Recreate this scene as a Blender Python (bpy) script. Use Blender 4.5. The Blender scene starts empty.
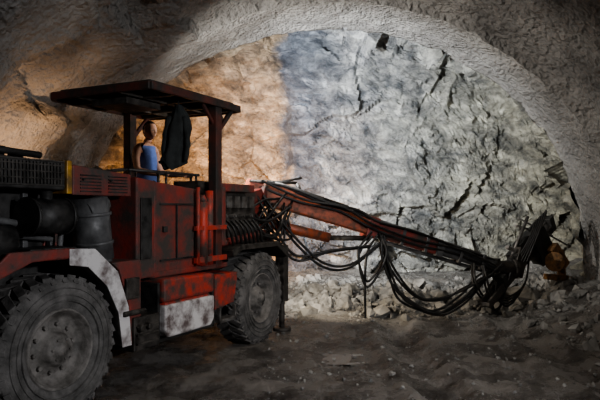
import bpy, bmesh, math, random
from mathutils import Vector, Matrix, noise
random.seed(7)
scene = bpy.context.scene
D = bpy.data
COL = scene.collection
try: scene.view_settings.look='AgX - Medium High Contrast'
except Exception: pass

# ------------------------------------------------------------------ materials
def mat(name, c1, c2, scale=4.0, rough=(0.5,0.8), metal=0.0, bump=0.2, bscale=30.0, contrast=(0.35,0.65), spec=0.5, bdist=0.02, c3=None):
    m = D.materials.new(name); m.use_nodes = True
    nt = m.node_tree; n = nt.nodes; l = nt.links
    b = n['Principled BSDF']
    tc = n.new('ShaderNodeTexCoord')
    no = n.new('ShaderNodeTexNoise'); no.inputs['Scale'].default_value = scale
    no.inputs['Detail'].default_value = 8; no.inputs['Roughness'].default_value = 0.65
    l.new(tc.outputs['Object'], no.inputs['Vector'])
    cr = n.new('ShaderNodeValToRGB')
    cr.color_ramp.elements[0].position = contrast[0]; cr.color_ramp.elements[0].color = (*c1,1)
    cr.color_ramp.elements[1].position = contrast[1]; cr.color_ramp.elements[1].color = (*c2,1)
    if c3:
        e = cr.color_ramp.elements.new(min(0.99,contrast[1]+0.08)); e.color = (*c3,1)
    l.new(no.outputs['Fac'], cr.inputs['Fac'])
    l.new(cr.outputs['Color'], b.inputs['Base Color'])
    mr = n.new('ShaderNodeMapRange'); mr.inputs['From Min'].default_value=0.35; mr.inputs['From Max'].default_value=0.65
    mr.inputs['To Min'].default_value = rough[0]; mr.inputs['To Max'].default_value = rough[1]
    l.new(no.outputs['Fac'], mr.inputs['Value']); l.new(mr.outputs['Result'], b.inputs['Roughness'])
    b.inputs['Metallic'].default_value = metal
    b.inputs['Specular IOR Level'].default_value = spec
    if bump > 0:
        n2 = n.new('ShaderNodeTexNoise'); n2.inputs['Scale'].default_value = bscale; n2.inputs['Detail'].default_value=6
        l.new(tc.outputs['Object'], n2.inputs['Vector'])
        bp = n.new('ShaderNodeBump'); bp.inputs['Strength'].default_value = bump; bp.inputs['Distance'].default_value = bdist
        l.new(n2.outputs['Fac'], bp.inputs['Height']); l.new(bp.outputs['Normal'], b.inputs['Normal'])
    return m

M_red   = mat('worn_red_paint', (0.07,0.048,0.040), (0.42,0.045,0.028), 5, (0.75,0.4), 0, 0.15, contrast=(0.40,0.58))
M_redd  = mat('dirty_red_paint', (0.055,0.045,0.039), (0.24,0.038,0.028), 3.5, (0.8,0.5), 0, 0.2, contrast=(0.40,0.62))
M_orange= mat('boom_orange_paint', (0.09,0.055,0.038), (0.40,0.09,0.038), 7, (0.7,0.4), 0, 0.15, contrast=(0.38,0.6))
M_white = mat('scuffed_white_paint', (0.12,0.09,0.085), (0.60,0.58,0.57), 4, (0.7,0.45), 0, 0.1, contrast=(0.38,0.56))
M_black = mat('black_steel', (0.014,0.014,0.014), (0.055,0.053,0.05), 8, (0.4,0.7), 0.3, 0.15)
M_dark  = mat('greasy_dark_steel', (0.022,0.02,0.018), (0.095,0.085,0.075), 9, (0.35,0.75), 0.4, 0.3)
M_steel = mat('worn_steel', (0.08,0.07,0.06), (0.26,0.25,0.24), 9, (0.4,0.7), 0.7, 0.2)
M_tire  = mat('dusty_tire_rubber', (0.045,0.043,0.040), (0.16,0.152,0.145), 6, (0.75,0.95), 0, 0.35, 40)
M_rim   = mat('muddy_rim_paint', (0.07,0.065,0.058), (0.22,0.205,0.19), 9, (0.6,0.85), 0, 0.3)
M_hose  = mat('hydraulic_hose_rubber', (0.008,0.008,0.008), (0.03,0.028,0.026), 12, (0.35,0.6), 0, 0)
M_yel   = mat('yellow_paint', (0.12,0.07,0.02), (0.50,0.27,0.03), 8, (0.6,0.4), 0, 0.1)
M_grey  = mat('grey_tank_paint', (0.035,0.035,0.036), (0.13,0.13,0.13), 5, (0.6,0.4), 0, 0.15)
M_rust  = mat('rusty_orange_steel', (0.05,0.035,0.022), (0.32,0.16,0.055), 12, (0.8,0.6), 0.1, 0.3)
M_skin  = mat('skin', (0.50,0.28,0.20), (0.62,0.37,0.27), 12, (0.5,0.6), 0, 0)
M_hair  = mat('dark_hair', (0.012,0.009,0.008), (0.03,0.022,0.018), 60, (0.5,0.7), 0, 0.3, 90)
M_vest  = mat('blue_vest_cloth', (0.09,0.15,0.42), (0.15,0.24,0.58), 8, (0.8,0.9), 0, 0.2)
M_trous = mat('dark_trousers', (0.015,0.016,0.022), (0.04,0.042,0.05), 8, (0.8,0.9), 0, 0.2)
M_cloth = mat('black_jacket_cloth', (0.008,0.010,0.010), (0.028,0.032,0.032), 8, (0.85,0.95), 0, 0.4, 25)
M_eye   = mat('eye_white', (0.6,0.6,0.58), (0.7,0.7,0.68), 5, (0.3,0.3), 0, 0)
M_pupil = mat('pupil', (0.01,0.01,0.01), (0.02,0.015,0.01), 5, (0.2,0.2), 0, 0)
M_glass = D.materials.new('lamp_glass'); M_glass.use_nodes=True
_b=M_glass.node_tree.nodes['Principled BSDF']; _b.inputs['Emission Color'].default_value=(1,0.95,0.85,1); _b.inputs['Emission Strength'].default_value=3

def rock_material():
    m = D.materials.new('blasted_rock'); m.use_nodes=True
    nt=m.node_tree; n=nt.nodes; l=nt.links; b=n['Principled BSDF']
    tc=n.new('ShaderNodeTexCoord')
    sep=n.new('ShaderNodeSeparateXYZ'); l.new(tc.outputs['Object'],sep.inputs[0])
    n1=n.new('ShaderNodeTexNoise'); n1.inputs['Scale'].default_value=0.8; n1.inputs['Detail'].default_value=9; n1.inputs['Distortion'].default_value=0.5
    n1.inputs['Roughness'].default_value=.62
    l.new(tc.outputs['Object'],n1.inputs['Vector'])
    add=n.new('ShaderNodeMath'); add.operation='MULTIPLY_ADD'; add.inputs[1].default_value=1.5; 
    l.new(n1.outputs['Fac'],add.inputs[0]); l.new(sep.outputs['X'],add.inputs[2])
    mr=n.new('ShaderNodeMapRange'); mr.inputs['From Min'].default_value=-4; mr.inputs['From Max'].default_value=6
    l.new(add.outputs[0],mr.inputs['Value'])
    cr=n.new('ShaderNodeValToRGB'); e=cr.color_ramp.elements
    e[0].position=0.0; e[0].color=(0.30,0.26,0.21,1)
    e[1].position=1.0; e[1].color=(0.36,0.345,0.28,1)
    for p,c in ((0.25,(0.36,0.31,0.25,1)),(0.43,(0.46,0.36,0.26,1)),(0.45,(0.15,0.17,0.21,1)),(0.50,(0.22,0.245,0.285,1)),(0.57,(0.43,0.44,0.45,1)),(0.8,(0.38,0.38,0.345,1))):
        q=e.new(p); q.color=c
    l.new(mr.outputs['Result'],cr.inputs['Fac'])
    mp=n.new('ShaderNodeMapping'); mp.inputs['Rotation'].default_value=(0,math.radians(35),0); mp.inputs['Scale'].default_value=(1.0,1.0,1.7)
    l.new(tc.outputs['Object'],mp.inputs['Vector'])
    n2=n.new('ShaderNodeTexNoise'); n2.inputs['Scale'].default_value=1.5; n2.inputs['Detail'].default_value=14; n2.inputs['Roughness'].default_value=0.78
    n2.inputs['Distortion'].default_value=0.5
    l.new(mp.outputs['Vector'],n2.inputs['Vector'])
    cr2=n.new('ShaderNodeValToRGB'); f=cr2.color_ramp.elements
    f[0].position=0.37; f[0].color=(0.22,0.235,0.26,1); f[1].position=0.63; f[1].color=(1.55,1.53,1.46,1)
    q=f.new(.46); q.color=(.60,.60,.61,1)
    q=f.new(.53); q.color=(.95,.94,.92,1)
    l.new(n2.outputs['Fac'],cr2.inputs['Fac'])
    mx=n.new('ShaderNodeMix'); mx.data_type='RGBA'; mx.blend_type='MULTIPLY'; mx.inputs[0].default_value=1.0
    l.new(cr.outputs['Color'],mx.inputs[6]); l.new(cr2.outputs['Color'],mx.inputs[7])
    l.new(mx.outputs[2],b.inputs['Base Color'])
    b.inputs['Roughness'].default_value=0.5
    n3=n.new('ShaderNodeTexNoise'); n3.inputs['Scale'].default_value=4.0; n3.inputs['Detail'].default_value=14; n3.inputs['Roughness'].default_value=0.74
    l.new(mp.outputs['Vector'],n3.inputs['Vector'])
    vo=n.new('ShaderNodeTexVoronoi'); vo.inputs['Scale'].default_value=2.2; vo.feature='F1'
    nv=n.new('ShaderNodeVectorMath'); nv.operation='MULTIPLY_ADD'; nv.inputs[1].default_value=(0.6,0.6,0.6)
    l.new(n3.outputs['Color'],nv.inputs[0]); l.new(mp.outputs['Vector'],nv.inputs[2]); l.new(nv.outputs[0],vo.inputs['Vector'])
    ad=n.new('ShaderNodeMath'); ad.operation='MULTIPLY_ADD'; ad.inputs[1].default_value=.8; l.new(vo.outputs['Distance'],ad.inputs[0]); l.new(n3.outputs['Fac'],ad.inputs[2])
    bp=n.new('ShaderNodeBump'); bp.inputs['Strength'].default_value=0.95; bp.inputs['Distance'].default_value=0.15
    l.new(ad.outputs[0],bp.inputs['Height']); l.new(bp.outputs['Normal'],b.inputs['Normal'])
    return m
M_rock=rock_material()
M_shot = mat('sprayed_concrete', (0.22,0.213,0.203), (0.45,0.437,0.415), 1.1, (0.75,0.9), 0, 1.0, 14, (0.3,0.7), 0.3, 0.12)
M_shotd= mat('sprayed_concrete_darker', (0.13,0.123,0.115), (0.35,0.335,0.312), 0.9, (0.6,0.9), 0, 1.0, 11, (0.35,0.65), 0.4, 0.14)  # darker grey mix for the near lining

def ground_material():
    m=D.materials.new('wet_mud_gravel'); m.use_nodes=True
    nt=m.node_tree; n=nt.nodes; l=nt.links; b=n['Principled BSDF']
    tc=n.new('ShaderNodeTexCoord'); sep=n.new('ShaderNodeSeparateXYZ'); l.new(tc.outputs['Object'],sep.inputs[0])
    n1=n.new('ShaderNodeTexNoise'); n1.inputs['Scale'].default_value=1.6; n1.inputs['Detail'].default_value=9; n1.inputs['Roughness'].default_value=0.7
    l.new(tc.outputs['Object'],n1.inputs['Vector'])
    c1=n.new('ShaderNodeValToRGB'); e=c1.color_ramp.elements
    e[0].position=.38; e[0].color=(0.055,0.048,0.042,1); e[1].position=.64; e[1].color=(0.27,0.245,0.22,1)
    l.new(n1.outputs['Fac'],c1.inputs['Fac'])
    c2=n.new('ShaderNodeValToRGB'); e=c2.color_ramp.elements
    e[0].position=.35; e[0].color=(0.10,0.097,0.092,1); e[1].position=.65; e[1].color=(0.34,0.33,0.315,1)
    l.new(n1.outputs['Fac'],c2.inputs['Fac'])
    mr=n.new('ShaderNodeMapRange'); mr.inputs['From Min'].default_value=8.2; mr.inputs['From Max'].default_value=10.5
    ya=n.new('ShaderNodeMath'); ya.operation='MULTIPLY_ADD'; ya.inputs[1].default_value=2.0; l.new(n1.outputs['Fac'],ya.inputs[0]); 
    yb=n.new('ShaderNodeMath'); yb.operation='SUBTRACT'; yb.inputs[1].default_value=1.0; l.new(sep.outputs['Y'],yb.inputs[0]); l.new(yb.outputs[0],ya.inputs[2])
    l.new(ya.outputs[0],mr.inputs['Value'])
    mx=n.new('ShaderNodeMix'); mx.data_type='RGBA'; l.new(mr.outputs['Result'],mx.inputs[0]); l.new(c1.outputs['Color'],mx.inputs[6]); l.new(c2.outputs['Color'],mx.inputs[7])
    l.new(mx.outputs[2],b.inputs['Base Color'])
    r=n.new('ShaderNodeMapRange'); r.inputs['From Min'].default_value=.46; r.inputs['From Max'].default_value=.62; r.inputs['To Min'].default_value=.14; r.inputs['To Max'].default_value=.6
    l.new(n1.outputs['Fac'],r.inputs['Value']); l.new(r.outputs['Result'],b.inputs['Roughness'])
    n3=n.new('ShaderNodeTexNoise'); n3.inputs['Scale'].default_value=8; n3.inputs['Detail'].default_value=12; n3.inputs['Roughness'].default_value=.72
    l.new(tc.outputs['Object'],n3.inputs['Vector'])
    bp=n.new('ShaderNodeBump'); bp.inputs['Strength'].default_value=1.0; bp.inputs['Distance'].default_value=.12
    l.new(n3.outputs['Fac'],bp.inputs['Height']); l.new(bp.outputs['Normal'],b.inputs['Normal'])
    return m
M_ground=ground_material()
M_gravel = mat('broken_rock', (0.07,0.07,0.068), (0.33,0.32,0.30), 2.0, (0.5,0.85), 0, 0.5, 18)
M_water=D.materials.new('puddle_water'); M_water.use_nodes=True
_b=M_water.node_tree.nodes['Principled BSDF']; _b.inputs['Base Color'].default_value=(0.10,0.08,0.06,1); _b.inputs['Roughness'].default_value=0.22; _b.inputs['Specular IOR Level'].default_value=.3

# ------------------------------------------------------------------ helpers
def link(ob, parent=None):
    COL.objects.link(ob)
    if parent: ob.parent = parent
    return ob
def mesh_obj(name, bm, mats, parent=None, bevel=0, smooth=False, loc=None):
    me=D.meshes.new(name); bm.to_mesh(me); bm.free()
    for m in (mats if isinstance(mats,(list,tuple)) else [mats]): me.materials.append(m)
    if smooth:
        for p in me.polygons: p.use_smooth=True
    ob=D.objects.new(name,me); link(ob,parent)
    if bevel>0:
        b=ob.modifiers.new('bevel','BEVEL'); b.width=bevel; b.segments=2; b.limit_method='ANGLE'; b.angle_limit=0.6
    return ob
def box(bm, lo, hi, rot=None, mi=0):
    lo=Vector(lo); hi=Vector(hi); c=(lo+hi)/2; s=hi-lo
    M=Matrix.Translation(c)
    if rot: M=M@rot.to_4x4() if isinstance(rot,Matrix) else M@Matrix.Rotation(rot[0],4,rot[1])
    r=bmesh.ops.create_cube(bm,size=1,matrix=M@Matrix.Diagonal((s.x,s.y,s.z,1)))
    if mi:
        for f in {f for v in r['verts'] for f in v.link_faces}: f.material_index=mi
def cyl(bm,p0,p1,r,seg=20,r2=None,mi=0):
    p0=Vector(p0);p1=Vector(p1);d=p1-p0
    if d.length<1e-5:return
    q=d.to_track_quat('Z','Y').to_matrix().to_4x4()
    r_=bmesh.ops.create_cone(bm,cap_ends=True,segments=seg,radius1=r,radius2=r if r2 is None else r2,depth=d.length,matrix=Matrix.Translation((p0+p1)/2)@q)
    for f in {f for v in r_['verts'] for f in v.link_faces}:
        f.material_index=mi
        if len(f.verts)==4: f.smooth=True
def beam(bm,p0,p1,w,h,w2=None,h2=None,mi=0,up=Vector((0,0,1))):
    p0=Vector(p0);p1=Vector(p1);d=(p1-p0).normalized(); s=d.cross(up).normalized(); t=s.cross(d).normalized()
    w2=w if w2 is None else w2; h2=h if h2 is None else h2
    vs=[]
    for p,a,b in ((p0,w,h),(p1,w2,h2)):
        for i,j in ((-1,-1),(1,-1),(1,1),(-1,1)): vs.append(bm.verts.new(p+s*a/2*i+t*b/2*j))
    fs=[(0,1,2,3),(7,6,5,4),(0,4,5,1),(1,5,6,2),(2,6,7,3),(3,7,4,0)]
    for f in fs:
        F=bm.faces.new([vs[k] for k in f]); F.material_index=mi
def prism(bm, poly, v0, v1, mi=0):
    a=[bm.verts.new((u,v0,z)) for u,z in poly]; b=[bm.verts.new((u,v1,z)) for u,z in poly]
    n=len(poly)
    bm.faces.new(a).material_index=mi; bm.faces.new(b[::-1]).material_index=mi
    for i in range(n):
        bm.faces.new((a[i],b[i],b[(i+1)%n],a[(i+1)%n])).material_index=mi
def lathe(bm, prof, centre, seg=48, mi=0, smooth=True):
    c=Vector(centre); rings=[]
    for r,y in prof:
        rings.append([bm.verts.new(c+Vector((r*math.cos(2*math.pi*k/seg),y,r*math.sin(2*math.pi*k/seg)))) for k in range(seg)])
    for i in range(len(rings)-1):
        for k in range(seg):
            f=bm.faces.new((rings[i][k],rings[i][(k+1)%seg],rings[i+1][(k+1)%seg],rings[i+1][k])); f.smooth=smooth; f.material_index=mi
    for R in (rings[0],rings[-1]):
        if (R[0].co-R[seg//2].co).length<0.5: 
            try: bm.faces.new(R).material_index=mi
            except: pass
def catmull(pts, n=8):
    P=[Vector(p) for p in pts]; P=[P[0]*2-P[1]]+P+[P[-1]*2-P[-2]]; out=[]
    for i in range(1,len(P)-2):
        for k in range(n):
            t=k/n; a,b,c,d=P[i-1],P[i],P[i+1],P[i+2]
            out.append(0.5*((2*b)+(c-a)*t+(2*a-5*b+4*c-d)*t*t+(3*b-a-3*c+d)*t**3))
    out.append(P[-2]); return out
def hose_group(name, lists, r, m, parent):
    cu=D.curves.new(name,'CURVE'); cu.dimensions='3D'; cu.bevel_depth=r; cu.bevel_resolution=2; cu.use_fill_caps=True
    for pts in lists:
        q=catmull(pts); sp=cu.splines.new('POLY'); sp.points.add(len(q)-1)
        for i,p in enumerate(q): sp.points[i].co=(*p,1)
    cu.materials.append(m); ob=D.objects.new(name,cu); link(ob,parent)
    return ob

# ------------------------------------------------------------------ tunnel
XC,A_,B_,ZC = 0.55,4.62,4.04,0.98
def profile(n, off=0.0):
    straight=[(XC+A_+off, -0.4+ (ZC+0.4)*i/12) for i in range(12)]
    arc=[(XC+(A_+off)*math.cos(t),ZC+(B_+off)*math.sin(t)) for t in [math.pi*i/n for i in range(n+1)]]
    left=[(XC-A_-off, ZC-(ZC+0.4)*(i+1)/12) for i in range(12)]
    return straight+arc+left
def facet(p, s, amp, tilt):
    d,pp=noise.voronoi(p*s); q=pp[0]
    h=noise.cell(q*7.31+Vector((3.1,1.7,9.2)))
    g=Vector((noise.cell(q*5.1+Vector((1,2,3))),noise.cell(q*4.7+Vector((7,5,1))),noise.cell(q*6.3+Vector((2,9,4)))))-Vector((.5,.5,.5))
    return amp*(h-0.5)+tilt*g.dot(p*s-q)/s
def sst(a,b,x):
    t=max(0,min(1,(x-a)/(b-a))); return t*t*(3-2*t)

def surface(name, rows, mat_, smooth=True):
    bm=bmesh.new(); V=[[bm.verts.new(p) for p in r] for r in rows]
    for i in range(len(V)-1):
        for j in range(len(V[0])-1):
            f=bm.faces.new((V[i][j],V[i][j+1],V[i+1][j+1],V[i+1][j])); f.smooth=smooth
    return mesh_obj(name,bm,mat_)

def lining(y0,y1,dy,off,amp,rough):
    rows=[]; ny=int(round((y1-y0)/dy)); prof=profile(180,off)
    for i in range(ny+1):
        y=y0+(y1-y0)*i/ny; r=[]
        for x,z in prof:
            nrm=Vector((x-XC,0,(z-ZC) if z>ZC else 0)).normalized()
            p=Vector((x,y,z))
            d=amp*noise.fractal(p*0.9,0.9,2.1,4)+0.6*amp*noise.fractal(p*4,0.8,2.1,3)
            if rough:
                left=sst(1.2,-1.8,x)   # bare rock shows through on the left crown
                d+=left*facet(Vector((x*0.8+y*0.5,y*0.8-x*.5,z)),1.0,rough,rough*2.0)
            r.append(p+nrm*d)
        rows.append(r)
    return rows
rows=lining(-7,9.50,0.09,0.10,0.06,0.10)
lin2=lining(9.60,11.0,0.06,0.0,0.055,0)
rows.append(lin2[0])
shell=surface('ceiling_sprayed_concrete_vault',rows,M_shotd)
end=lin2[-1]
lip=[]
for (p) in end:
    nrm=Vector((p.x-XC,0,(p.z-ZC) if p.z>ZC else 0)).normalized()
    lip.append(p+nrm*(0.55+0.1*noise.noise(p*2))+Vector((0,0.06*noise.noise(p*3),0)))
surface('wall_fresh_lining_ring',lin2+[lip],M_shot)

# rock face + excavated round beyond the lining
prof=profile(220,0.34)
rows=[]; NR=170; C=Vector((XC,0,-0.4))
rhos=[ (i/NR)**0.8 for i in range(NR+1)]
for rho in rhos:
    r=[]
    for x,z in prof:
        px=C.x+(x-C.x)*rho; pz=C.z+(z-C.z)*rho
        y=13.25-0.8*rho**2-0.6*rho**7
        p=Vector((px,y,pz))
        q=p+Vector((noise.noise(p*1.1),noise.noise(p*1.1+Vector((9,9,9))),noise.noise(p*1.1+Vector((4,2,7)))))*0.3
        q=Vector((q.x+0.35*q.z,q.y*.5,q.z*0.7-0.25*q.x))
        low=.85+.7*sst(2.6,.8,pz)+.25*sst(2.0,3.4,px)
        d=facet(q,0.5,0.03,0.16)+low*(facet(q,1.5,0.03,0.17)+facet(q,4.0,0.025,0.20)+facet(q,9.0,0.014,0.16))+0.15*noise.fractal(p*1.3,0.8,2.1,6)
        d+=-0.35*sst(-.15,-.35,px+.12*noise.noise(p*2))*sst(.2,1.2,pz)*(1-sst(.7,.95,rho))
        r.append(Vector((px,y-d,pz)))
    rows.append(r)
for k in range(1,22):
    t=k/21; r=[]
    for (x,z),last in zip(prof,rows[NR]):
        p=Vector((x,last.y*(1-t)+10.9*t,z)); nrm=Vector((x-XC,0,(z-ZC) if z>ZC else 0)).normalized()
        d=facet(p,1.1,0.22,0.3)+facet(p,3.5,0.05,0.2)+0.06*noise.fractal(p*3,0.8,2.1,4)
        r.append(p+nrm*d*min(1,t*6))
    rows.append(r)
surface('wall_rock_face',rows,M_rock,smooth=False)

# ------------------------------------------------------------------ ground
RA=math.atan2(.895,.446)
def gh(x,y):
    p=Vector((x,y,0))
    h=0.07*noise.fractal(p*1.3,0.9,2.1,5)+0.025*noise.noise(p*7)
    h+=0.03*noise.noise(Vector((x*0.8,y*6,3)))
    for cx in (1.3,3.0):
        rx=x-(cx+0.25*math.sin(y*0.5)+0.12*(y-6)); h-=0.08*math.exp(-(rx/0.2)**2)*(1+0.35*math.sin(y*20))*(1-sst(9.0,10.5,y))
        h+=0.06*math.exp(-((abs(rx)-0.33)/0.1)**2)*(1-sst(9,10.5,y))
    h+=0.35*sst(10.5,12.4,y)
    h+=0.20*math.exp(-((y-10.9)/.55)**2)*(.5+noise.noise(Vector((x*1.3,2,5))))*sst(-1.5,1.5,x)
    h+=0.55*sst(3.4,5.0,x)*(0.7+0.5*noise.noise(p*1.4)) + 0.3*(1-sst(-4.4,-3.4,x))
    for wx,wy in WH:
        w=math.exp(-(((x-wx)**2+(y-wy)**2)/0.55**2)); h=h*(1-w)
    w=math.exp(-(((x-.5)/.30)**2+((y-7.15)/.22)**2)); h=h*(1-.6*w)-0.05*w
    return h
def toW(u,v,z=0): return Vector((-1.94+.446*u-.895*v, 4.88+.895*u+.446*v, z))
WH=[tuple(toW(u,v).xy) for u in (0,3.24) for v in (0.2,1.65)]+[tuple(toW(4.08,.15).xy)]
rows=[]
y=0.5
ys=[]
while y<13.6: ys.append(y); y+=0.045
xs=[-5+0.05*i for i in range(225)]
for y in ys: rows.append([Vector((x,y,gh(x,y))) for x in xs])
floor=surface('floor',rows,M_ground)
surface('floor_rear',[[Vector((x,y,0.0)) for x in (-5,6.2)] for y in (-7,0.5)],M_ground)
bm=bmesh.new()
bmesh.ops.create_circle(bm,cap_ends=True,segments=40,radius=1,matrix=Matrix.Translation((0.5,7.15,-0.030))@Matrix.Diagonal((0.5,0.34,1,1)))
mesh_obj('puddle',bm,M_water)

def add_rock(bm,c,s,sub=1):
    R=Matrix.Rotation(random.uniform(0,6.28),4,Vector((random.uniform(-1,1),random.uniform(-1,1),random.uniform(-1,1))).normalized())
    r=bmesh.ops.create_icosphere(bm,subdivisions=sub,radius=1,matrix=Matrix.Translation(c)@R@Matrix.Diagonal((s*random.uniform(.7,1.3),s*random.uniform(.6,1.0),s*random.uniform(.45,.8),1)))
    for v in r['verts']:
        v.co+=Vector((random.uniform(-1,1),random.uniform(-1,1),random.uniform(-1,1)))*s*0.22
bm=bmesh.new()
for i in range(2200):
    y=random.triangular(9.5,12.3,11.0); x=random.uniform(-3.6,4.6)
    s=random.choice([.02,.03,.04,.05,.06,.09])*random.uniform(.7,1.3)
    if random.random()<.05: s*=1.9
    add_rock(bm,Vector((x,y,gh(x,y)+s*.2)),s)
for i in range(45):
    x=random.uniform(0.2,4.4); y=random.uniform(10.3,11.6); s=random.uniform(.09,.17)
    add_rock(bm,Vector((x,y,gh(x,y)+s*.25)),s,2)
for (x,y,s) in ((3.35,10.2,.2),(3.9,10.6,.24),(2.9,10.7,.17),(4.3,9.9,.2),(1.6,10.9,.16),(0.3,11.2,.2),(-.5,11.3,.22),(2.2,11.3,.2)):
    add_rock(bm,Vector((x,y,gh(x,y)+s*.25)),s,2)
mesh_obj('rubble_pile',bm,M_gravel)
bm=bmesh.new()
for i in range(420):
    y=random.uniform(5.5,11.2); x=random.triangular(3.3,5.0,4.7)
    s=random.choice([.02,.03,.05,.07,.1])*random.uniform(.7,1.2)
    add_rock(bm,Vector((x,y,gh(x,y)+s*.2)),s)
for i in range(1000):
    y=random.uniform(4.0,10); x=random.uniform(-.4,3.8)
    s=random.choice([.008,.010,.012,.018,.03])*random.uniform(.7,1.3)
    add_rock(bm,Vector((x,y,gh(x,y)+s*.2)),s)
mesh_obj('loose_stones',bm,M_gravel,floor)

# ------------------------------------------------------------------ drilling jumbo (local frame u,v,z)
rig=D.objects.new('drilling_jumbo',None); link(rig)
rig.location=(-1.94,4.88,0); rig.rotation_euler=(0,0,RA)
RIGM=Matrix.Translation((-1.94,4.88,0))@Matrix.Rotation(RA,4,'Z'); INV=RIGM.inverted()
def L(x,y,z): return INV@Vector((x,y,z))

def wheel(name,u,v,R,outer,steer=0):
    tb=bmesh.new()
    prof_=[(R*.52,-.13),(R*.56,-.17),(R*.66,-.195),(R*.80,-.205),(R*.90,-.195),(R*.965,-.165),(R*.985,-.10),(R*.985,.10),(R*.965,.165),(R*.90,.195),(R*.80,.205),(R*.66,.195),(R*.56,.17),(R*.52,.13)]
    lathe(tb,prof_,(0,0,0),64)
    nl=30
    for k in range(nl):
        for side in (-1,1):
            a=2*math.pi*(k+(0.5 if side>0 else 0))/nl
            Rm=Matrix.Rotation(a,4,'Y')@Matrix.Translation((R*0.975,side*.085,0))@Matrix.Rotation(side*0.5,4,'X')
            bmesh.ops.create_cube(tb,size=1,matrix=Rm@Matrix.Diagonal((.05,.19,.07,1)))
            Rm=Matrix.Rotation(a+side*0.0,4,'Y')@Matrix.Translation((R*.94,side*.178,0))@Matrix.Rotation(side*-0.6,4,'Z')
            bmesh.ops.create_cube(tb,size=1,matrix=Rm@Matrix.Diagonal((.05,.02,.055,1)))
    for rr in (.66,.74,.84):
        lathe(tb,[(R*rr-.008,-.19),(R*rr-.004,-.211),(R*rr+.004,-.211),(R*rr+.008,-.19)],(0,0,0),64)
    T=mesh_obj(name+'_tire',tb,M_tire,rig,0.008)
    rb=bmesh.new()
    lathe(rb,[(R*.56,-.165),(R*.545,-.19),(R*.52,-.18),(R*.49,-.10),(R*.44,-.07),(R*.40,-.06),(R*.30,-.075),(R*.27,-.09),(R*.24,-.10),(R*.22,-.15),(R*.19,-.175),(R*.10,-.18),(R*.09,-.2),(0.01,-.205)],(0,0,0),48)
    for k in range(10):
        a=2*math.pi*k/10; p=Vector((R*.33*math.cos(a),-.07,R*.33*math.sin(a))); cyl(rb,p,p+Vector((0,-.035,0)),.017,6)
    for k in range(6):
        a=2*math.pi*k/6; p=Vector((R*.15*math.cos(a),-.17,R*.15*math.sin(a))); cyl(rb,p,p+Vector((0,-.02,0)),.012,6)
    cyl(rb,(0,-.05,0),(0,.18,0),R*.54,32)
    Rr=mesh_obj(name+'_rim',rb,M_rim,rig,0)
    for o in (T,Rr):
        o.location=(u,v,R-0.01)
        o.rotation_euler=(0,random.uniform(0,6),steer+(0 if outer<0 else math.pi))
wheel('rear_near_wheel',0.03,.21,.60,-1)
wheel('rear_far_wheel',0,1.65,.60,1)
wheel('front_near_wheel',3.28,.21,.585,-1,0.03)
wheel('front_far_wheel',3.24,1.65,.585,1,0.03)

# chassis
bm=bmesh.new()
box(bm,(-2.2,.5,.5),(4.15,.62,1.02)); box(bm,(-2.2,1.26,.5),(4.15,1.38,1.02))
for u in (-2.1,-1,.8,1.6,2.4,4.05): box(bm,(u-.06,.5,.55),(u+.06,1.38,.95))
for u in (0,3.24):
    cyl(bm,(u,.35,.59),(u,1.5,.59),.12); 
    bmesh.ops.create_uvsphere(bm,u_segments=16,v_segments=10,radius=.24,matrix=Matrix.Translation((u,.93,.59)))
box(bm,(-2.2,.45,.95),(4.15,1.45,1.06))
mesh_obj('chassis',bm,M_dark,rig,.01)

# engine bay / rear body
bm=bmesh.new()
prism(bm,[(-2.3,1.05),(.18,1.05),(.18,1.90),(-2.3,1.92)],.42,1.75)
box(bm,(-.2,.12,1.36),(.28,.44,1.42))
mesh_obj('engine_bay',bm,M_black,rig,.015)
bm=bmesh.new()
prism(bm,[(-2.3,1.93),(.13,1.90),(.13,2.13),(-2.3,2.22)],.10,1.75)
mesh_obj('hood',bm,M_black,rig,.012)
bm=bmesh.new()
for k in range(44):
    u=-1.35+k*.033
    box(bm,(u,.085,1.945),(u+.011,.10,2.12))
for z in (1.93,1.985,2.04,2.095,2.13): box(bm,(-1.4,.08,z),(.11,.095,z+.009))
mesh_obj('hood_grille',bm,M_dark,rig)
bm=bmesh.new()
for (u,v,r,h) in ((-.35,.35,.075,.09),(-.1,.42,.06,.07),(-.62,.6,.09,.1),(-.2,.8,.08,.08)):
    cyl(bm,(u,v,2.12),(u,v,2.13+h),r); cyl(bm,(u,v,2.13+h),(u,v,2.15+h),r*1.1)
cyl(bm,(-.75,.25,2.22),(.0,.25,2.19),.028,10)
mesh_obj('hood_caps',bm,M_black,rig)
bm=bmesh.new(); prism(bm,[(.13,1.87),(.185,1.87),(.185,2.15),(.13,2.15)],.08,1.76); mesh_obj('yellow_band',bm,M_yel,rig,.006)
bm=bmesh.new()
prism(bm,[(.19,1.86),(.90,1.86),(.90,2.07),(.19,2.12)],.08,.62)
prism(bm,[(.21,1.1),(.9,1.1),(.9,1.86),(.21,1.86)],.45,1.7)
prism(bm,[(.21,1.86),(.9,1.86),(.9,2.0),(.21,2.05)],.62,1.7)
mesh_obj('red_service_box',bm,M_redd,rig,.012)
bm=bmesh.new()
for u0 in (.25,.58):
    for k in range(6): box(bm,(u0+.02,.07,1.89+k*.028),(u0+.26,.08,1.90+k*.028))
for u in (.3,.62): cyl(bm,(u,.075,2.0),(u,.055,2.0),.012,8)
mesh_obj('service_box_louvres',bm,M_black,rig)
bm=bmesh.new()
cyl(bm,(.56,.20,1.28),(.50,.22,1.84),.17,28); cyl(bm,(.565,.2,1.25),(.56,.2,1.29),.15,28)
for z in (1.42,1.68): cyl(bm,(.56-.06*(z-1.28)/.56,.2,z),(.557-.06*(z-1.28)/.56,.2,z+.03),.178,28)
cyl(bm,(.40,.16,1.72),(.62,.16,1.80),.09,20)
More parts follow.
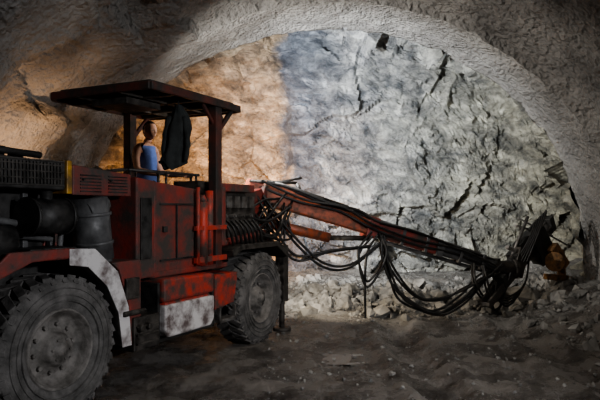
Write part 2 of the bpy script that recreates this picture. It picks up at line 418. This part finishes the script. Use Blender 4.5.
mesh_obj('air_filter_canister',bm,M_grey,rig)
bm=bmesh.new()
cyl(bm,(-.14,.22,1.68),(.22,.22,1.68),.15,28); cyl(bm,(-.16,.22,1.68),(-.13,.22,1.68),.16,28); cyl(bm,(.2,.22,1.68),(.23,.22,1.68),.16,28)
cyl(bm,(.04,.22,1.68),(.04,.22,1.9),.05); cyl(bm,(-.62,.3,1.5),(-.25,.3,1.5),.12,24)
mesh_obj('exhaust_muffler',bm,M_black,rig)
bm=bmesh.new()
for k in range(5): 
    u=-.9+k*.28; box(bm,(u,.38,1.42),(u+.05,.43,1.9))
cyl(bm,(-.9,.36,1.75),(.3,.34,1.55),.03,12); cyl(bm,(-.9,.33,1.6),(.2,.34,1.48),.022,12); cyl(bm,(.25,.3,1.42),(.3,.3,1.86),.025,12)
box(bm,(-.75,.25,1.42),(-.5,.42,1.68))
mesh_obj('engine_pipework',bm,M_grey,rig,.004)
bm=bmesh.new()
outer=[(-.95,.85),(-.80,1.22),(-.50,1.40),(.10,1.40)]
inner=[(.08,1.33),(-.45,1.33),(-.72,1.17),(-.87,.83)]
prism(bm,outer+inner,-.02,.46)
prism(bm,[(-.95,1.05),(-.5,1.42),(.12,1.42),(.12,1.34),(-.3,1.33),(-.6,1.22)],-.03,0.0)
mesh_obj('rear_fender_red',bm,M_redd,rig,.012)
bm=bmesh.new()
prism(bm,[(.05,1.415),(.33,1.40),(.60,1.18),(.74,.84),(.78,.48),(.70,.48),(.66,.82),(.52,1.12),(.28,1.33),(.05,1.345)],-.03,.46)
prism(bm,[(.05,1.415),(.33,1.40),(.60,1.18),(.74,.84),(.78,.48),(.66,.48),(.61,.80),(.47,1.06),(.25,1.25),(.05,1.28)],-.04,-.03)
mesh_obj('rear_fender_pale',bm,M_white,rig,.008)
bm=bmesh.new()
prism(bm,[(.56,1.26),(.95,1.26),(.95,.50),(.80,.46),(.79,.84),(.66,1.18)],.0,.5)
mesh_obj('battery_box',bm,M_redd,rig,.012)
bm=bmesh.new()
box(bm,(.82,-.03,.40),(1.18,.5,.72)); 
for k in range(3): box(bm,(.84,-.06,.46+k*.08),(1.14,-.03,.48+k*.08))
cyl(bm,(.88,-.03,.62),(.88,-.09,.62),.035); cyl(bm,(1.0,-.03,.62),(1.0,-.08,.62),.03)
box(bm,(.72,-.03,.9),(.9,.0,1.1)); cyl(bm,(.66,-.05,.78),(.95,-.05,.78),.025)
mesh_obj('step_box',bm,M_dark,rig,.01)
bm=bmesh.new()
prism(bm,[(.95,1.06),(1.22,1.06),(1.22,2.02),(.95,2.05)],.06,.45)
prism(bm,[(1.28,1.08),(2.02,1.08),(2.02,1.96),(1.28,2.02)],.12,.45)
box(bm,(1.2,.10,1.04),(2.6,.45,1.10))
prism(bm,[(2.02,1.08),(2.35,1.08),(2.35,1.5),(2.02,1.9)],.3,.5)
mesh_obj('side_body_panels',bm,M_redd,rig,.015)
bm=bmesh.new()
box(bm,(1.0,.045,1.25),(1.16,.06,1.85)); box(bm,(1.36,.105,1.2),(1.94,.12,1.22)); box(bm,(1.36,.105,1.78),(1.94,.12,1.80))
box(bm,(1.62,.1,1.22),(1.64,.12,1.78)); box(bm,(1.40,.09,1.5),(1.46,.12,1.56))
box(bm,(1.22,.15,1.1),(1.28,.4,1.98))
mesh_obj('side_panel_seams',bm,M_black,rig,.004)
bm=bmesh.new()
cyl(bm,(2.08,.10,1.10),(2.08,.10,1.82),.06,20); cyl(bm,(2.08,.10,1.82),(2.08,.10,1.90),.06,20,.02)
cyl(bm,(2.24,.12,1.10),(2.24,.12,1.95),.045,20)
cyl(bm,(1.94,.06,1.12),(1.94,.06,1.98),.022,12)
box(bm,(1.9,.05,1.5),(2.5,.09,1.55)); box(bm,(1.9,.05,1.14),(2.5,.09,1.2))
mesh_obj('vertical_red_cylinders',bm,M_red,rig)
bm=bmesh.new()
prism(bm,[(1.26,.80),(2.14,.80),(2.14,1.02),(1.26,1.04)],-.02,.5)
box(bm,(1.30,.0,.74),(2.10,.5,.80))
mesh_obj('fuel_tank_red',bm,M_red,rig,.03)
bm=bmesh.new()
prism(bm,[(1.27,.52),(1.33,.44),(2.07,.44),(2.13,.52),(2.13,.77),(1.27,.77)],-.03,.5)
mesh_obj('fuel_tank_pale',bm,M_white,rig,.02)
bm=bmesh.new()
cyl(bm,(1.7,.2,1.03),(1.7,.2,1.08),.06); box(bm,(1.2,.02,.40),(2.2,.45,.44)); box(bm,(1.215,.02,.4),(1.25,.45,1.0)); box(bm,(2.15,.02,.4),(2.19,.45,1.0))
mesh_obj('fuel_tank_frame',bm,M_black,rig,.006)
bm=bmesh.new()
prism(bm,[(2.22,.58),(2.62,.62),(2.70,.98),(2.22,.98)],.02,.5)
mesh_obj('front_tool_box',bm,M_red,rig,.015)
bm=bmesh.new()
box(bm,(2.25,-.02,.42),(2.6,.3,.46)); box(bm,(2.25,-.02,.42),(2.28,.02,.6)); box(bm,(2.57,-.02,.42),(2.6,.02,.6))
mesh_obj('boarding_step',bm,M_steel,rig,.004)
bm=bmesh.new()
prism(bm,[(2.55,1.24),(2.75,1.30),(3.7,1.30),(4.0,1.12),(3.97,1.06),(3.68,1.23),(2.77,1.23),(2.58,1.16)],-.0,.5)
prism(bm,[(2.4,1.06),(4.15,1.06),(4.15,1.28),(2.4,1.28)],.5,1.75)
mesh_obj('front_deck_and_fender',bm,M_dark,rig,.01)
bm=bmesh.new()
prism(bm,[(2.5,1.28),(3.5,1.28),(3.5,1.78),(3.2,1.98),(2.5,2.02)],.25,.75)
prism(bm,[(2.6,1.28),(3.8,1.28),(3.8,1.7),(2.6,1.9)],1.0,1.65)
mesh_obj('hydraulic_cabinet',bm,M_dark,rig,.02)
bm=bmesh.new()
for k in range(9):
    u=2.56+k*.1; cyl(bm,(u,.25,1.55+.1*(k%2)),(u,.17,1.55+.1*(k%2)),.028,10); cyl(bm,(u,.17,1.55+.1*(k%2)),(u,.15,1.55+.1*(k%2)),.02,8)
for k in range(5): box(bm,(2.55+k*.18,.2,1.75),(2.67+k*.18,.26,1.9))
mesh_obj('valve_block',bm,M_steel,rig,.004)
bm=bmesh.new(); 
box(bm,(2.5,.14,1.95),(3.3,.7,2.05)); cyl(bm,(2.6,.2,1.32),(3.4,.16,1.40),.045,16); box(bm,(2.48,.1,1.3),(2.56,.3,2.0))
mesh_obj('cabinet_lid',bm,M_redd,rig,.015)
bm=bmesh.new(); box(bm,(1.2,.45,1.06),(2.95,1.72,1.10)); box(bm,(2.88,.75,1.10),(2.95,1.72,1.95)); box(bm,(1.2,1.68,1.1),(2.9,1.72,1.9))
mesh_obj('operator_platform',bm,M_dark,rig,.005)
# canopy
bm=bmesh.new()
poly=[(1.17,.08),(2.82,.08),(2.87,.16),(2.87,1.44),(2.80,1.54),(1.28,1.54),(1.17,1.44)]
def slab(bm,poly,z0,z1,k=1):
    a=[bm.verts.new((u,v,z0)) for u,v in poly]; b=[bm.verts.new((u,v,z1)) for u,v in poly]; n=len(poly)
    bm.faces.new(a[::-1]); bm.faces.new(b)
    for i in range(n): bm.faces.new((a[i],a[(i+1)%n],b[(i+1)%n],b[i]))
slab(bm,poly,3.00,3.02)
cu,cv=2.05,.81
slab(bm,[(cu+(u-cu)*.93,cv+(v-cv)*.93) for u,v in poly],3.02,3.05)
mesh_obj('canopy_roof',bm,M_black,rig,.01)
M_rimp=mat('canopy_dark_paint',(0.03,0.026,0.024),(0.11,0.03,0.022),4,(.7,.45),0,.1,contrast=(.42,.64))
bm=bmesh.new()
for (a,b) in zip(poly,poly[1:]+poly[:1]):
    beam(bm,(a[0],a[1],2.975),(b[0],b[1],2.975),.05,.08)
mesh_obj('canopy_rim',bm,M_rimp,rig,.008)
bm=bmesh.new()
for u in (1.55,1.95,2.4,2.7): beam(bm,(u,.1,2.965),(u,1.5,2.965),.05,.07)
for v in (.5,1.1): beam(bm,(1.2,v,2.955),(2.84,v,2.955),.04,.05)
box(bm,(1.35,.55,2.86),(1.9,1.05,2.93))
mesh_obj('canopy_ribs',bm,M_dark,rig,.005)
bm=bmesh.new()
box(bm,(2.34,.09,1.05),(2.46,.21,2.96)); box(bm,(2.34,1.40,1.05),(2.46,1.52,2.96))
beam(bm,(2.4,.15,2.6),(2.75,.15,2.95),.05,.05); beam(bm,(2.4,.15,2.7),(2.15,.15,2.95),.04,.04)
beam(bm,(2.4,1.46,2.6),(2.75,1.46,2.95),.05,.05)
mesh_obj('canopy_posts',bm,M_rimp,rig,.012)
bm=bmesh.new()
for z in (2.14,):
    cyl(bm,(1.15,.35,z),(2.35,.35,z),.016,10)
for u in (1.18,1.75,2.3): cyl(bm,(u,.35,1.95),(u,.35,2.14),.014,8)
cyl(bm,(1.15,.35,2.14),(1.15,1.6,2.10),.016,10); cyl(bm,(1.15,1.6,1.1),(1.15,1.6,2.10),.016,10)
mesh_obj('guard_rail',bm,M_dark,rig)
bm=bmesh.new()
for v in (.15,1.72):
    box(bm,(4.0,v-.07,.42),(4.14,v+.07,1.22)); cyl(bm,(4.07,v,.04),(4.07,v,.5),.04); cyl(bm,(4.07,v,0),(4.07,v,.05),.13,20)
    box(bm,(3.98,min(v,.93),.85),(4.15,max(v,.93),.97))
mesh_obj('stabiliser_jacks',bm,M_dark,rig,.01)
def lamp_fix(bm,p,d,r=.07):
    p=Vector(p); d=Vector(d).normalized()
    cyl(bm,p-d*.08,p,r*.6,20,r*.95); cyl(bm,p,p+d*.02,r,20); cyl(bm,p+d*.018,p+d*.024,r*.8,20,mi=1)
bm=bmesh.new()
lamp_fix(bm,(2.98,.5,2.90),(1,-.2,-.05)); cyl(bm,(2.86,.5,2.93),(2.96,.5,2.90),.02,8)
lamp_fix(bm,(2.98,1.25,2.90),(1,0,-.05)); cyl(bm,(2.86,1.25,2.93),(2.96,1.25,2.90),.02,8)
lamp_fix(bm,(4.2,1.5,1.45),(1,.3,.1)); cyl(bm,(4.12,1.47,1.2),(4.12,1.47,1.45),.015,8)
lamp_fix(bm,(4.22,.45,1.15),(1,-.3,0))
lamp_fix(bm,(2.62,.36,2.90),(-.5,.6,-.6),.035)  # small housing added to go with the operator fill spot
mesh_obj('work_lamps',bm,[M_black,M_glass],rig)

# --- boom
B0=Vector((-.60,8.80,1.98)); B1=Vector((3.33,10.0,.75)); bd=(B1-B0); bn=bd.normalized()
side=bn.cross(Vector((0,0,1))).normalized()
def BP(t,dz=0,ds=0): return INV@(B0+bd*t+Vector((0,0,1))*dz+side*ds)
bm=bmesh.new()
beam(bm,BP(-.05),BP(.43),.26,.30,.22,.24)
beam(bm,BP(.0,.0),BP(.12,.0),.34,.36,.28,.30)
mesh_obj('boom_outer_tube',bm,M_orange,rig,.025)
bm=bmesh.new()
beam(bm,BP(.41),BP(.45),.30,.32); beam(bm,BP(.45),BP(.70),.21,.22)
mesh_obj('boom_middle_tube',bm,M_redd,rig,.015)
bm=bmesh.new()
beam(bm,BP(.70),BP(.73),.24,.26); beam(bm,BP(.73),BP(.97),.17,.18)
cyl(bm,BP(.45,-.17),BP(.95,-.13),.03,12); cyl(bm,BP(.45,.15,.05),BP(.9,.13,.05),.018,10)
for t in (.55,.65,.8,.9): beam(bm,BP(t),BP(t+.012),.24,.26)
mesh_obj('boom_inner_tube',bm,M_grey,rig,.008)
bm=bmesh.new()
cyl(bm,BP(.02,-.42,.05),BP(.26,-.36,.05),.075,20); cyl(bm,BP(.0,-.44,.05),BP(.03,-.42,.05),.09,20)
mesh_obj('lift_cylinder_barrel',bm,M_orange,rig)
bm=bmesh.new(); cyl(bm,BP(.26,-.36,.05),BP(.42,-.18,.05),.04,16); cyl(bm,BP(.05,.20,.1),BP(.33,.18,.1),.035,16); cyl(bm,BP(.33,.18,.1),BP(.43,.14,.1),.02,12)
mesh_obj('lift_cylinder_rod',bm,M_dark,rig)
bm=bmesh.new()
k=INV@Vector((-.66,8.78,1.98))
cyl(bm,k+Vector((0,0,-.75)),k+Vector((0,0,.16)),.11,24)
box(bm,k+Vector((-.35,-.2,-.78)),k+Vector((.12,.2,-.55))); box(bm,k+Vector((-.5,-.13,-.75)),k+Vector((-.05,.13,.0)))
cyl(bm,k+Vector((0,-.22,0)),k+Vector((0,.22,0)),.10,20); cyl(bm,k+Vector((.02,-.2,-.45)),k+Vector((.02,.2,-.45)),.08,20)
beam(bm,k+Vector((-.5,0,-.2)),BP(.02),.2,.25)
mesh_obj('boom_mount',bm,M_redd,rig,.015)
bm=bmesh.new()
def rod(a,b,r): cyl(bm,L(*a),L(*b),r,12)
rod((-.72,8.6,2.14),(-.05,8.9,2.12),.022); rod((-.70,8.7,2.05),(.02,9.0,2.20),.018); rod((-.05,8.9,2.12),(.0,8.9,2.0),.03)
mesh_obj('boom_swing_links',bm,M_dark,rig)

# drill feed
bm=bmesh.new()
J=B1.copy()
def LV(v): return INV@Vector(v)
cyl(bm,LV(J+Vector((-.1,-.0,-.14))),LV(J+Vector((-.1,0,.16))),.11,20)
cyl(bm,LV(J+Vector((-.14,-.03,0))),LV(J+Vector((.22,.08,-.02))),.13,24)
cyl(bm,LV(J+Vector((.22,.08,-.02))),LV(J+Vector((.30,.1,-.02))),.17,24)
beam(bm,LV(J+Vector((.28,.1,-.15))),LV(J+Vector((.42,.15,.32))),.18,.2)
mesh_obj('boom_rotation_unit',bm,M_dark,rig,.01)
F0=Vector((2.95,9.55,.22)); F1=Vector((4.62,11.05,1.42)); fd=F1-F0
bm=bmesh.new()
s=fd.normalized().cross(Vector((0,0,1))).normalized(); t_=s.cross(fd.normalized())
for off in (-.07,.07): beam(bm,LV(F0+s*off),LV(F1+s*off),.035,.13)
for k in range(12): 
    q=F0+fd*(k/11); beam(bm,LV(q-s*.08),LV(q+s*.08),.03,.06)
beam(bm,LV(F0-t_*.05),LV(F1-t_*.05),.16,.03)
mesh_obj('feed_beam',bm,M_dark,rig,.005)
bm=bmesh.new()
q0=F0+fd*.42+t_*.16; q1=F0+fd*.72+t_*.16
beam(bm,LV(q0),LV(q1),.22,.22); beam(bm,LV(q0+(q1-q0)*.3+t_*.12),LV(q0+(q1-q0)*.7+t_*.12),.16,.12)
cyl(bm,LV(q0-fd.normalized()*.12),LV(q0),.08,16); cyl(bm,LV(q1),LV(q1+fd.normalized()*.12),.07,16,.04)
beam(bm,LV(F1-fd*.06+t_*.1),LV(F1+t_*.1),.2,.24); beam(bm,LV(F0+fd*.2+t_*.08),LV(F0+fd*.25+t_*.08),.2,.2)
beam(bm,LV((4.05,10.5,1.35)),LV((4.35,10.65,.85)),.28,.36)
mesh_obj('rock_drill',bm,M_black,rig,.01)
bm=bmesh.new()
cyl(bm,LV(q1),LV(F1+fd*.05+t_*.16),.018,10)
cyl(bm,LV((3.75,10.3,1.58)),LV((4.9,10.9,1.05)),.016,10); cyl(bm,LV((3.7,10.3,1.45)),LV((4.5,10.7,1.25)),.02,10)
cyl(bm,LV((3.55,10.1,.9)),LV((3.95,10.4,1.6)),.03,10); cyl(bm,LV((3.45,10.0,1.1)),LV((4.3,10.6,.75)),.035,12)
mesh_obj('drill_rods_and_cylinders',bm,M_steel,rig)
bm=bmesh.new()
beam(bm,LV((4.38,10.5,1.08)),LV((4.66,10.65,.72)),.2,.2); beam(bm,LV((4.60,10.6,1.0)),LV((4.70,10.75,.35)),.12,.14); cyl(bm,LV((4.42,10.4,.82)),LV((4.47,10.6,.82)),.13,20); cyl(bm,LV((4.40,10.37,.82)),LV((4.42,10.4,.82)),.17,20)
beam(bm,LV((4.3,10.5,.55)),LV((4.75,10.7,.5)),.12,.1)
mesh_obj('feed_hose_reel',bm,M_rust,rig,.01)

# --- hoses
def BL(l): return [BP(*p) for p in l]
H=[]; rnd=random.Random(3)
base=[
 [(.0,-.05,.18),(.05,-.30,.25),(.13,-.60,.22),(.22,-.80,.2),(.33,-.70,.2),(.45,-.22,.18)],
 [(-.02,-.1,.15),(.03,-.45,.22),(.12,-.80,.2),(.25,-.55,.2),(.40,-.3,.18)],
 [(.46,-.12,.15),(.475,-.55,.2),(.53,-.98,.18),(.62,-1.08,.16),(.72,-1.02,.14),(.82,-.72,.14),(.90,-.35,.14),(.99,.02,.1)],
 [(.45,-.12,.18),(.455,-.45,.22),(.50,-.80,.2),(.58,-.98,.2),(.68,-1.02,.18),(.80,-.66,.15),(.88,-.28,.14),(.97,-.05,.12)],
 [(.44,-.1,.14),(.50,-.6,.18),(.60,-.9,.2),(.70,-.84,.2),(.80,-.55,.18),(.93,-.2,.14)],
 [(.44,-.12,.16),(.40,-.45,.2),(.385,-.95,.2),(.39,-1.45,.2)],
 [(.42,-.12,.16),(.36,-.5,.22),(.40,-.9,.2),(.47,-.4,.2),(.46,-.1,.18)],
 [(.02,.17,.1),(.12,.2,.12),(.25,.14,.14),(.36,.18,.12),(.45,.13,.1),(.6,.13,.08),(.8,.1,.06),(.97,.1,.05)],
 [(.0,.12,.18),(.15,.05,.19),(.3,.1,.17),(.42,.0,.17),(.6,-.03,.12),(.78,.02,.1),(.95,-.02,.1)],
 [(.90,-.05,.1),(.90,-.4,.2),(.94,-.75,.15),(.985,-.6,.12),(1.0,-.15,.12)],
 [(.86,-.1,.1),(.84,-.4,.2),(.9,-.62,.15),(.98,-.5,.12),(1.02,-.1,.12)],
]
for b_ in base:
    for r in range(2 if len(b_)!=4 else 1):
        j=rnd.uniform(-1,1)
        H.append(BL([(t+rnd.uniform(-.006,.006),dz+j*.05+rnd.uniform(-.02,.02),ds+rnd.uniform(-.03,.03)+r*.05) for t,dz,ds in b_]))
hose_group('boom_hoses',H,.019,M_hose,rig)
H=[]
for i in range(16):
    u=3.3+rnd.uniform(-.3,.4); v=rnd.uniform(.15,.75); z=rnd.uniform(1.3,1.8)
    e=BP(rnd.uniform(0,.14),rnd.uniform(-.25,.10),rnd.uniform(.05,.2)); s_=Vector((u,v,z))
    m_=(s_+e)/2+Vector((rnd.uniform(0,.3),rnd.uniform(-.25,.0),rnd.uniform(-.5,.15)))
    H.append([s_,s_*.6+m_*.4+Vector((.05,0,-.1)),m_,m_*.4+e*.6,e])
for i in range(8):
    a=Vector((2.55+i*.1,.15,1.6)); H.append([a,a+Vector((.02,-.1,-.12)),a+Vector((.15,-.06,-.3)),a+Vector((.45,.1,-.34))])
hose_group('deck_hoses',H,.017,M_hose,rig)
H=[]
for i in range(5):
    a=L(3.6+.05*i,10.05,.85); b=L(3.95+.05*i,10.35,1.35+.05*i); H.append([a,a+Vector((.1,-.2,.35+.05*i)),b+Vector((-.1,-.1,.15)),b])
for i in range(4):
    H.append([L(3.3,9.95,.7),L(3.2-.05*i,9.8,.35),L(3.4,9.8,.15+.05*i),L(3.75,10.0,.5),L(3.9,10.2,.95)])
hose_group('feed_hoses',H,.016,M_hose,rig)

# ------------------------------------------------------------------ operator
OP=toW(2.3,1.1,1.10); FA=math.radians(-20)
man=D.objects.new('machine_operator',None); link(man); man.location=OP; man.rotation_euler=(0,0,FA)
OS=0.965; man.scale=(OS,OS,OS)
def skin(name,verts,edges,rad,roots,mats,assign=None,sub=2):
    bm=bmesh.new(); sl=bm.verts.layers.skin.verify()
    vs=[]
    for i,v in enumerate(verts):
        q=bm.verts.new(v); r=rad[i]; r=r if isinstance(r,tuple) else (r,r); q[sl].radius=r; q[sl].use_root=i in roots; vs.append(q)
    for a,b in edges: bm.edges.new((vs[a],vs[b]))
    me=D.meshes.new(name+'_cage'); bm.to_mesh(me); bm.free()
    ob=D.objects.new(name+'_cage',me); COL.objects.link(ob)
    ob.modifiers.new('s','SKIN').use_smooth_shade=True
    ss=ob.modifiers.new('ss','SUBSURF'); ss.levels=sub; ss.render_levels=sub
    dg=bpy.context.evaluated_depsgraph_get(); em=D.meshes.new_from_object(ob.evaluated_get(dg))
    D.objects.remove(ob)
    em.name=name; em.materials.clear()
    for m in mats: em.materials.append(m)
    for p in em.polygons:
        p.use_smooth=True
        p.material_index=assign(p.center) if assign else 0
    o=D.objects.new(name,em); link(o,man); return o
V=[(0,0,.95),(0.0,0,1.08),(.01,0,1.27),(0,0,1.41),(.01,0,1.50),(.03,0,1.58)]
Rr=[.135,.125,.15,.115,.058,.054]
E=[(0,1),(1,2),(2,3),(3,4),(4,5)]
for sg in (1,-1):
    b=len(V)
    V+=[(0,.115*sg,1.43),(-.01,.19*sg,1.42),(.0,.235*sg,1.29),(.05,.26*sg,1.14),(.19,.235*sg,1.11),(.335,.205*sg,1.09)]
    Rr+=[.075,.064,.05,.043,.04,.029]
    E+=[(3,b),(b,b+1),(b+1,b+2),(b+2,b+3),(b+3,b+4),(b+4,b+5)]
    b=len(V)
    V+=[(0,.09*sg,.88),(.01,.10*sg,.7),(.02,.11*sg,.48),(-.01,.11*sg,.3),(-.02,.11*sg,.10),(.04,.12*sg,.055),(.15,.14*sg,.045)]
    Rr+=[.105,.09,.064,.058,.048,.05,.04]
    E+=[(0,b)]+[(b+k,b+k+1) for k in range(6)]
def asg(c):
    if c.z<.13: return 3
    if c.z<1.0 and abs(c.y)<.2 and c.x<.2: return 2
    lim=.135 if c.z>1.34 else .185
    if 1.0<=c.z<1.465 and abs(c.y)<lim and c.x<.25: return 1
    return 0
skin('body',V,E,Rr,{0},[M_skin,M_vest,M_trous,M_black],asg)
for sg,nm in ((1,'left'),(-1,'right')):
    V=[(.325,.205*sg,1.09),(.36,.20*sg,1.105),(.395,.198*sg,1.115)]; Rr=[.026,.03,.026]; E=[(0,1),(1,2)]; roots={0}
    for k,(dy,ln) in enumerate(((-.032,.95),(-.011,1.05),(.011,1.0),(.031,.8))):
        b=len(V); y0=(.20+dy*-1)*sg
        V+=[(.385,y0,1.115),(.385+.045*ln,y0,1.12),(.385+.07*ln,y0,1.092),(.385+.052*ln,y0,1.066)]
        Rr+=[.0095,.009,.0085,.0075]; E+=[(b,b+1),(b+1,b+2),(b+2,b+3)]; roots.add(b)
    b=len(V); V+=[(.355,.175*sg,1.10),(.385,.155*sg,1.085),(.415,.152*sg,1.066)]; Rr+=[.012,.0105,.009]; E+=[(b,b+1),(b+1,b+2)]; roots.add(b)
    skin(nm+'_hand',V,E,Rr,roots,[M_skin],None,2)
bm=bmesh.new()
r=bmesh.ops.create_uvsphere(bm,u_segments=32,v_segments=24,radius=1)
for v in bm.verts:
    x,y,z=v.co
    w=1-.28*max(0,-z)**1.5; f=1+(.10*max(0,-z) if x>0 else -.18*max(0,-z))
    nx=x*.098*f; ny=y*.077*w; nz=z*.122
    if x>0:
        nx+=.026*math.exp(-((y)/.16)**2-((z+.12)/.20)**2)+.006*math.exp(-(z-.2)**2/.01)*math.exp(-(y/.5)**2)
        nx-=.010*(math.exp(-((y-.36)/.16)**2-((z-.02)/.12)**2)+math.exp(-((y+.36)/.16)**2-((z-.02)/.12)**2))
        nx+=.007*math.exp(-(y/.25)**2-((z+.46)/.06)**2)+.007*math.exp(-(y/.25)**2-((z+.60)/.06)**2)+.012*math.exp(-(y/.3)**2-((z+.85)/.12)**2)
    v.co=Vector((nx,ny,nz))
for f in bm.faces: f.smooth=True
for sg in (1,-1):
    r=bmesh.ops.create_uvsphere(bm,u_segments=12,v_segments=8,radius=1,matrix=Matrix.Translation((-.005,.077*sg,-.005))@Matrix.Rotation(.3*sg,4,'Z')@Matrix.Diagonal((.018,.008,.032,1)))
    for i,(rx,rr) in enumerate(((0,.012),(.0075,.0065))):
        r=bmesh.ops.create_uvsphere(bm,u_segments=12,v_segments=8,radius=rr,matrix=Matrix.Translation((.078+rx,.028*sg,.003)))
        for f in {f for v in r['verts'] for f in v.link_faces}: f.material_index=1+i
head=mesh_obj('head',bm,[M_skin,M_eye,M_pupil],man); head.location=(.045,0,1.665); head.rotation_euler=(0,.08,-.15)
bm=bmesh.new(); bmesh.ops.create_uvsphere(bm,u_segments=32,v_segments=24,radius=1)
dele=[v for v in bm.verts if (v.co.x>0.15 and v.co.z<.70) or v.co.z<-.05 or (v.co.x>-.25 and v.co.z<.45)]
bmesh.ops.delete(bm,geom=dele,context='VERTS')
for v in bm.verts: v.co=Vector((v.co.x*.100,v.co.y*.079,v.co.z*.124))*(1+.02*noise.noise(v.co*9))
hair=mesh_obj('hair',bm,M_hair,man,0,True); hair.location=head.location; hair.rotation_euler=head.rotation_euler
sd=hair.modifiers.new('s','SOLIDIFY'); sd.thickness=.005
OM=Matrix.Translation(OP)@Matrix.Rotation(FA,4,'Z')@Matrix.Scale(OS,4)
bm=bmesh.new()
a=INV@(OM@Vector((.425,.40,1.088))); b=INV@(OM@Vector((.425,-.40,1.088))); cyl(bm,a,b,.019,12)
for y in (.38,-.38):
    p=INV@(OM@Vector((.425,y,1.088))); cyl(bm,p,Vector((p.x,p.y,1.1)),.016,10)
box(bm,INV@(OM@Vector((.66,0,.9)))-Vector((.12,.18,.8)),INV@(OM@Vector((.66,0,.9)))+Vector((.12,.18,.1)))
mesh_obj('control_console',bm,M_dark,rig)

# ------------------------------------------------------------------ hanging jacket
bm=bmesh.new()
cp=toW(1.86,.27,0); jr=math.radians(10)
NZ,NT=26,40; V=[]
for i in range(NZ+1):
    t=i/NZ; z=2.90-.67*t
    w=.025+.055*min(1,t*6)+.05*sst(.12,.45,t) - .03*sst(.45,.7,t)+.035*sst(.7,1,t)
    d=.02+.045*min(1,t*3)
    row=[]
    for k in range(NT):
        a=2*math.pi*k/NT
        fold=1+.20*math.sin(3*a+2*t)+.13*math.sin(7*a-5*t)
        p=Vector((math.cos(a)*w*fold,math.sin(a)*d*fold,0)); p.rotate(Matrix.Rotation(jr,3,'Z'))
        row.append(bm.verts.new((cp.x+p.x+.025*math.sin(t*5)-.05*t,cp.y+p.y,z+ (.05*math.sin(a*2+1) if i==NZ else 0)+ .02*math.sin(5*a)*t)))
    V.append(row)
for i in range(NZ):
    for k in range(NT): f=bm.faces.new((V[i][k],V[i][(k+1)%NT],V[i+1][(k+1)%NT],V[i+1][k])); f.smooth=True
bm.faces.new(V[0]); bm.faces.new(V[-1][::-1])
for sg,dx,l_ in ((-1,-.09,.58),(1,.07,.5)):
    prev=None
    for i in range(13):
        t=i/12; rr=.036-.010*t
        c=Vector((cp.x+dx+sg*.05*math.sin(t*2.5)-.02*t,cp.y-.03,2.76-l_*t))
        ring=[bm.verts.new(c+Vector((math.cos(2*math.pi*k/12)*rr*(1+.15*math.sin(4*t*6+k)),math.sin(2*math.pi*k/12)*rr*.7,0))) for k in range(12)]
        if prev:
            for k in range(12): bm.faces.new((prev[k],prev[(k+1)%12],ring[(k+1)%12],ring[k])).smooth=True
        else: bm.faces.new(ring)
        prev=ring
    bm.faces.new(prev)
cyl(bm,(cp.x,cp.y,2.89),(cp.x,cp.y,2.97),.008,8)
mesh_obj('hanging_jacket',bm,M_cloth)

# ------------------------------------------------------------------ lights
def spot(name,loc,target,power,color,size=110,blend=.6,rad=.08):
    l=D.lights.new(name,'SPOT'); l.energy=power; l.color=color; l.spot_size=math.radians(size); l.spot_blend=blend; l.shadow_soft_size=rad
    o=D.objects.new(name,l); link(o); o.location=loc
    o.rotation_euler=(Vector(target)-Vector(loc)).to_track_quat('-Z','Y').to_euler(); return o
p=toW(3.08,.5,2.90);   spot('canopy_worklight_cool',p,(1.5,13,3.0),2400,(0.88,0.94,1.0),90,1.0,.05)
p=toW(3.08,1.25,2.90); spot('canopy_worklight',p,(1.4,12.0,3.0),850,(1.0,0.97,.92),140,1.0,.05)
p=toW(4.34,1.56,1.5);  spot('deck_worklight_warm',p,(-1.7,12.5,1.9),1500,(1.0,0.46,0.12),105,1.0,.05)
p=toW(4.36,.4,1.15);   spot('deck_worklight_low',p,(1.8,11.2,.5),240,(1.0,0.86,0.66),115,.9)
p=toW(2.0,2.1,1.6);    spot('rear_worklight_warm',p,(-3.9,7.8,3.0),130,(1.0,0.60,0.33),115,1.0)
p=toW(2.59,.40,2.86);  spot('operator_fill',p,toW(2.3,1.1,2.5),14,(1.0,0.90,0.78),120,.8,.03)  # added fill that brightens the operator's head under the canopy
spot('machine_fill_behind_view',(3.6,1.0,2.7),(-.9,6.4,.9),950,(0.95,0.96,1.0),80,.9,.2)  # added fill from behind the view to lift the machine; no fixture
spot('floor_fill_crown',(.9,5.2,4.6),(1.5,7.6,.0),300,(1.0,0.92,0.82),110,1.0,.2)  # added out-of-view fill to brighten the floor; no fixture
spot('unseen_spot_rear_left',(-.8,3.0,4.3),(-1.2,9.0,4.6),38,(1.0,0.8,0.6),110,1.0)  # unseen spot without fixture, aimed along the left crown of the lining
w=D.worlds.new('world'); scene.world=w; w.use_nodes=True
w.node_tree.nodes['Background'].inputs[0].default_value=(0.02,0.024,0.03,1); w.node_tree.nodes['Background'].inputs[1].default_value=.4

cam=D.cameras.new('camera'); cam.lens=36; cam.sensor_width=36; cam.shift_y=8/600; cam.clip_end=100
co=D.objects.new('camera',cam); link(co); co.location=(0,0,1.75); co.rotation_euler=(math.pi/2,0,0)
scene.camera=co
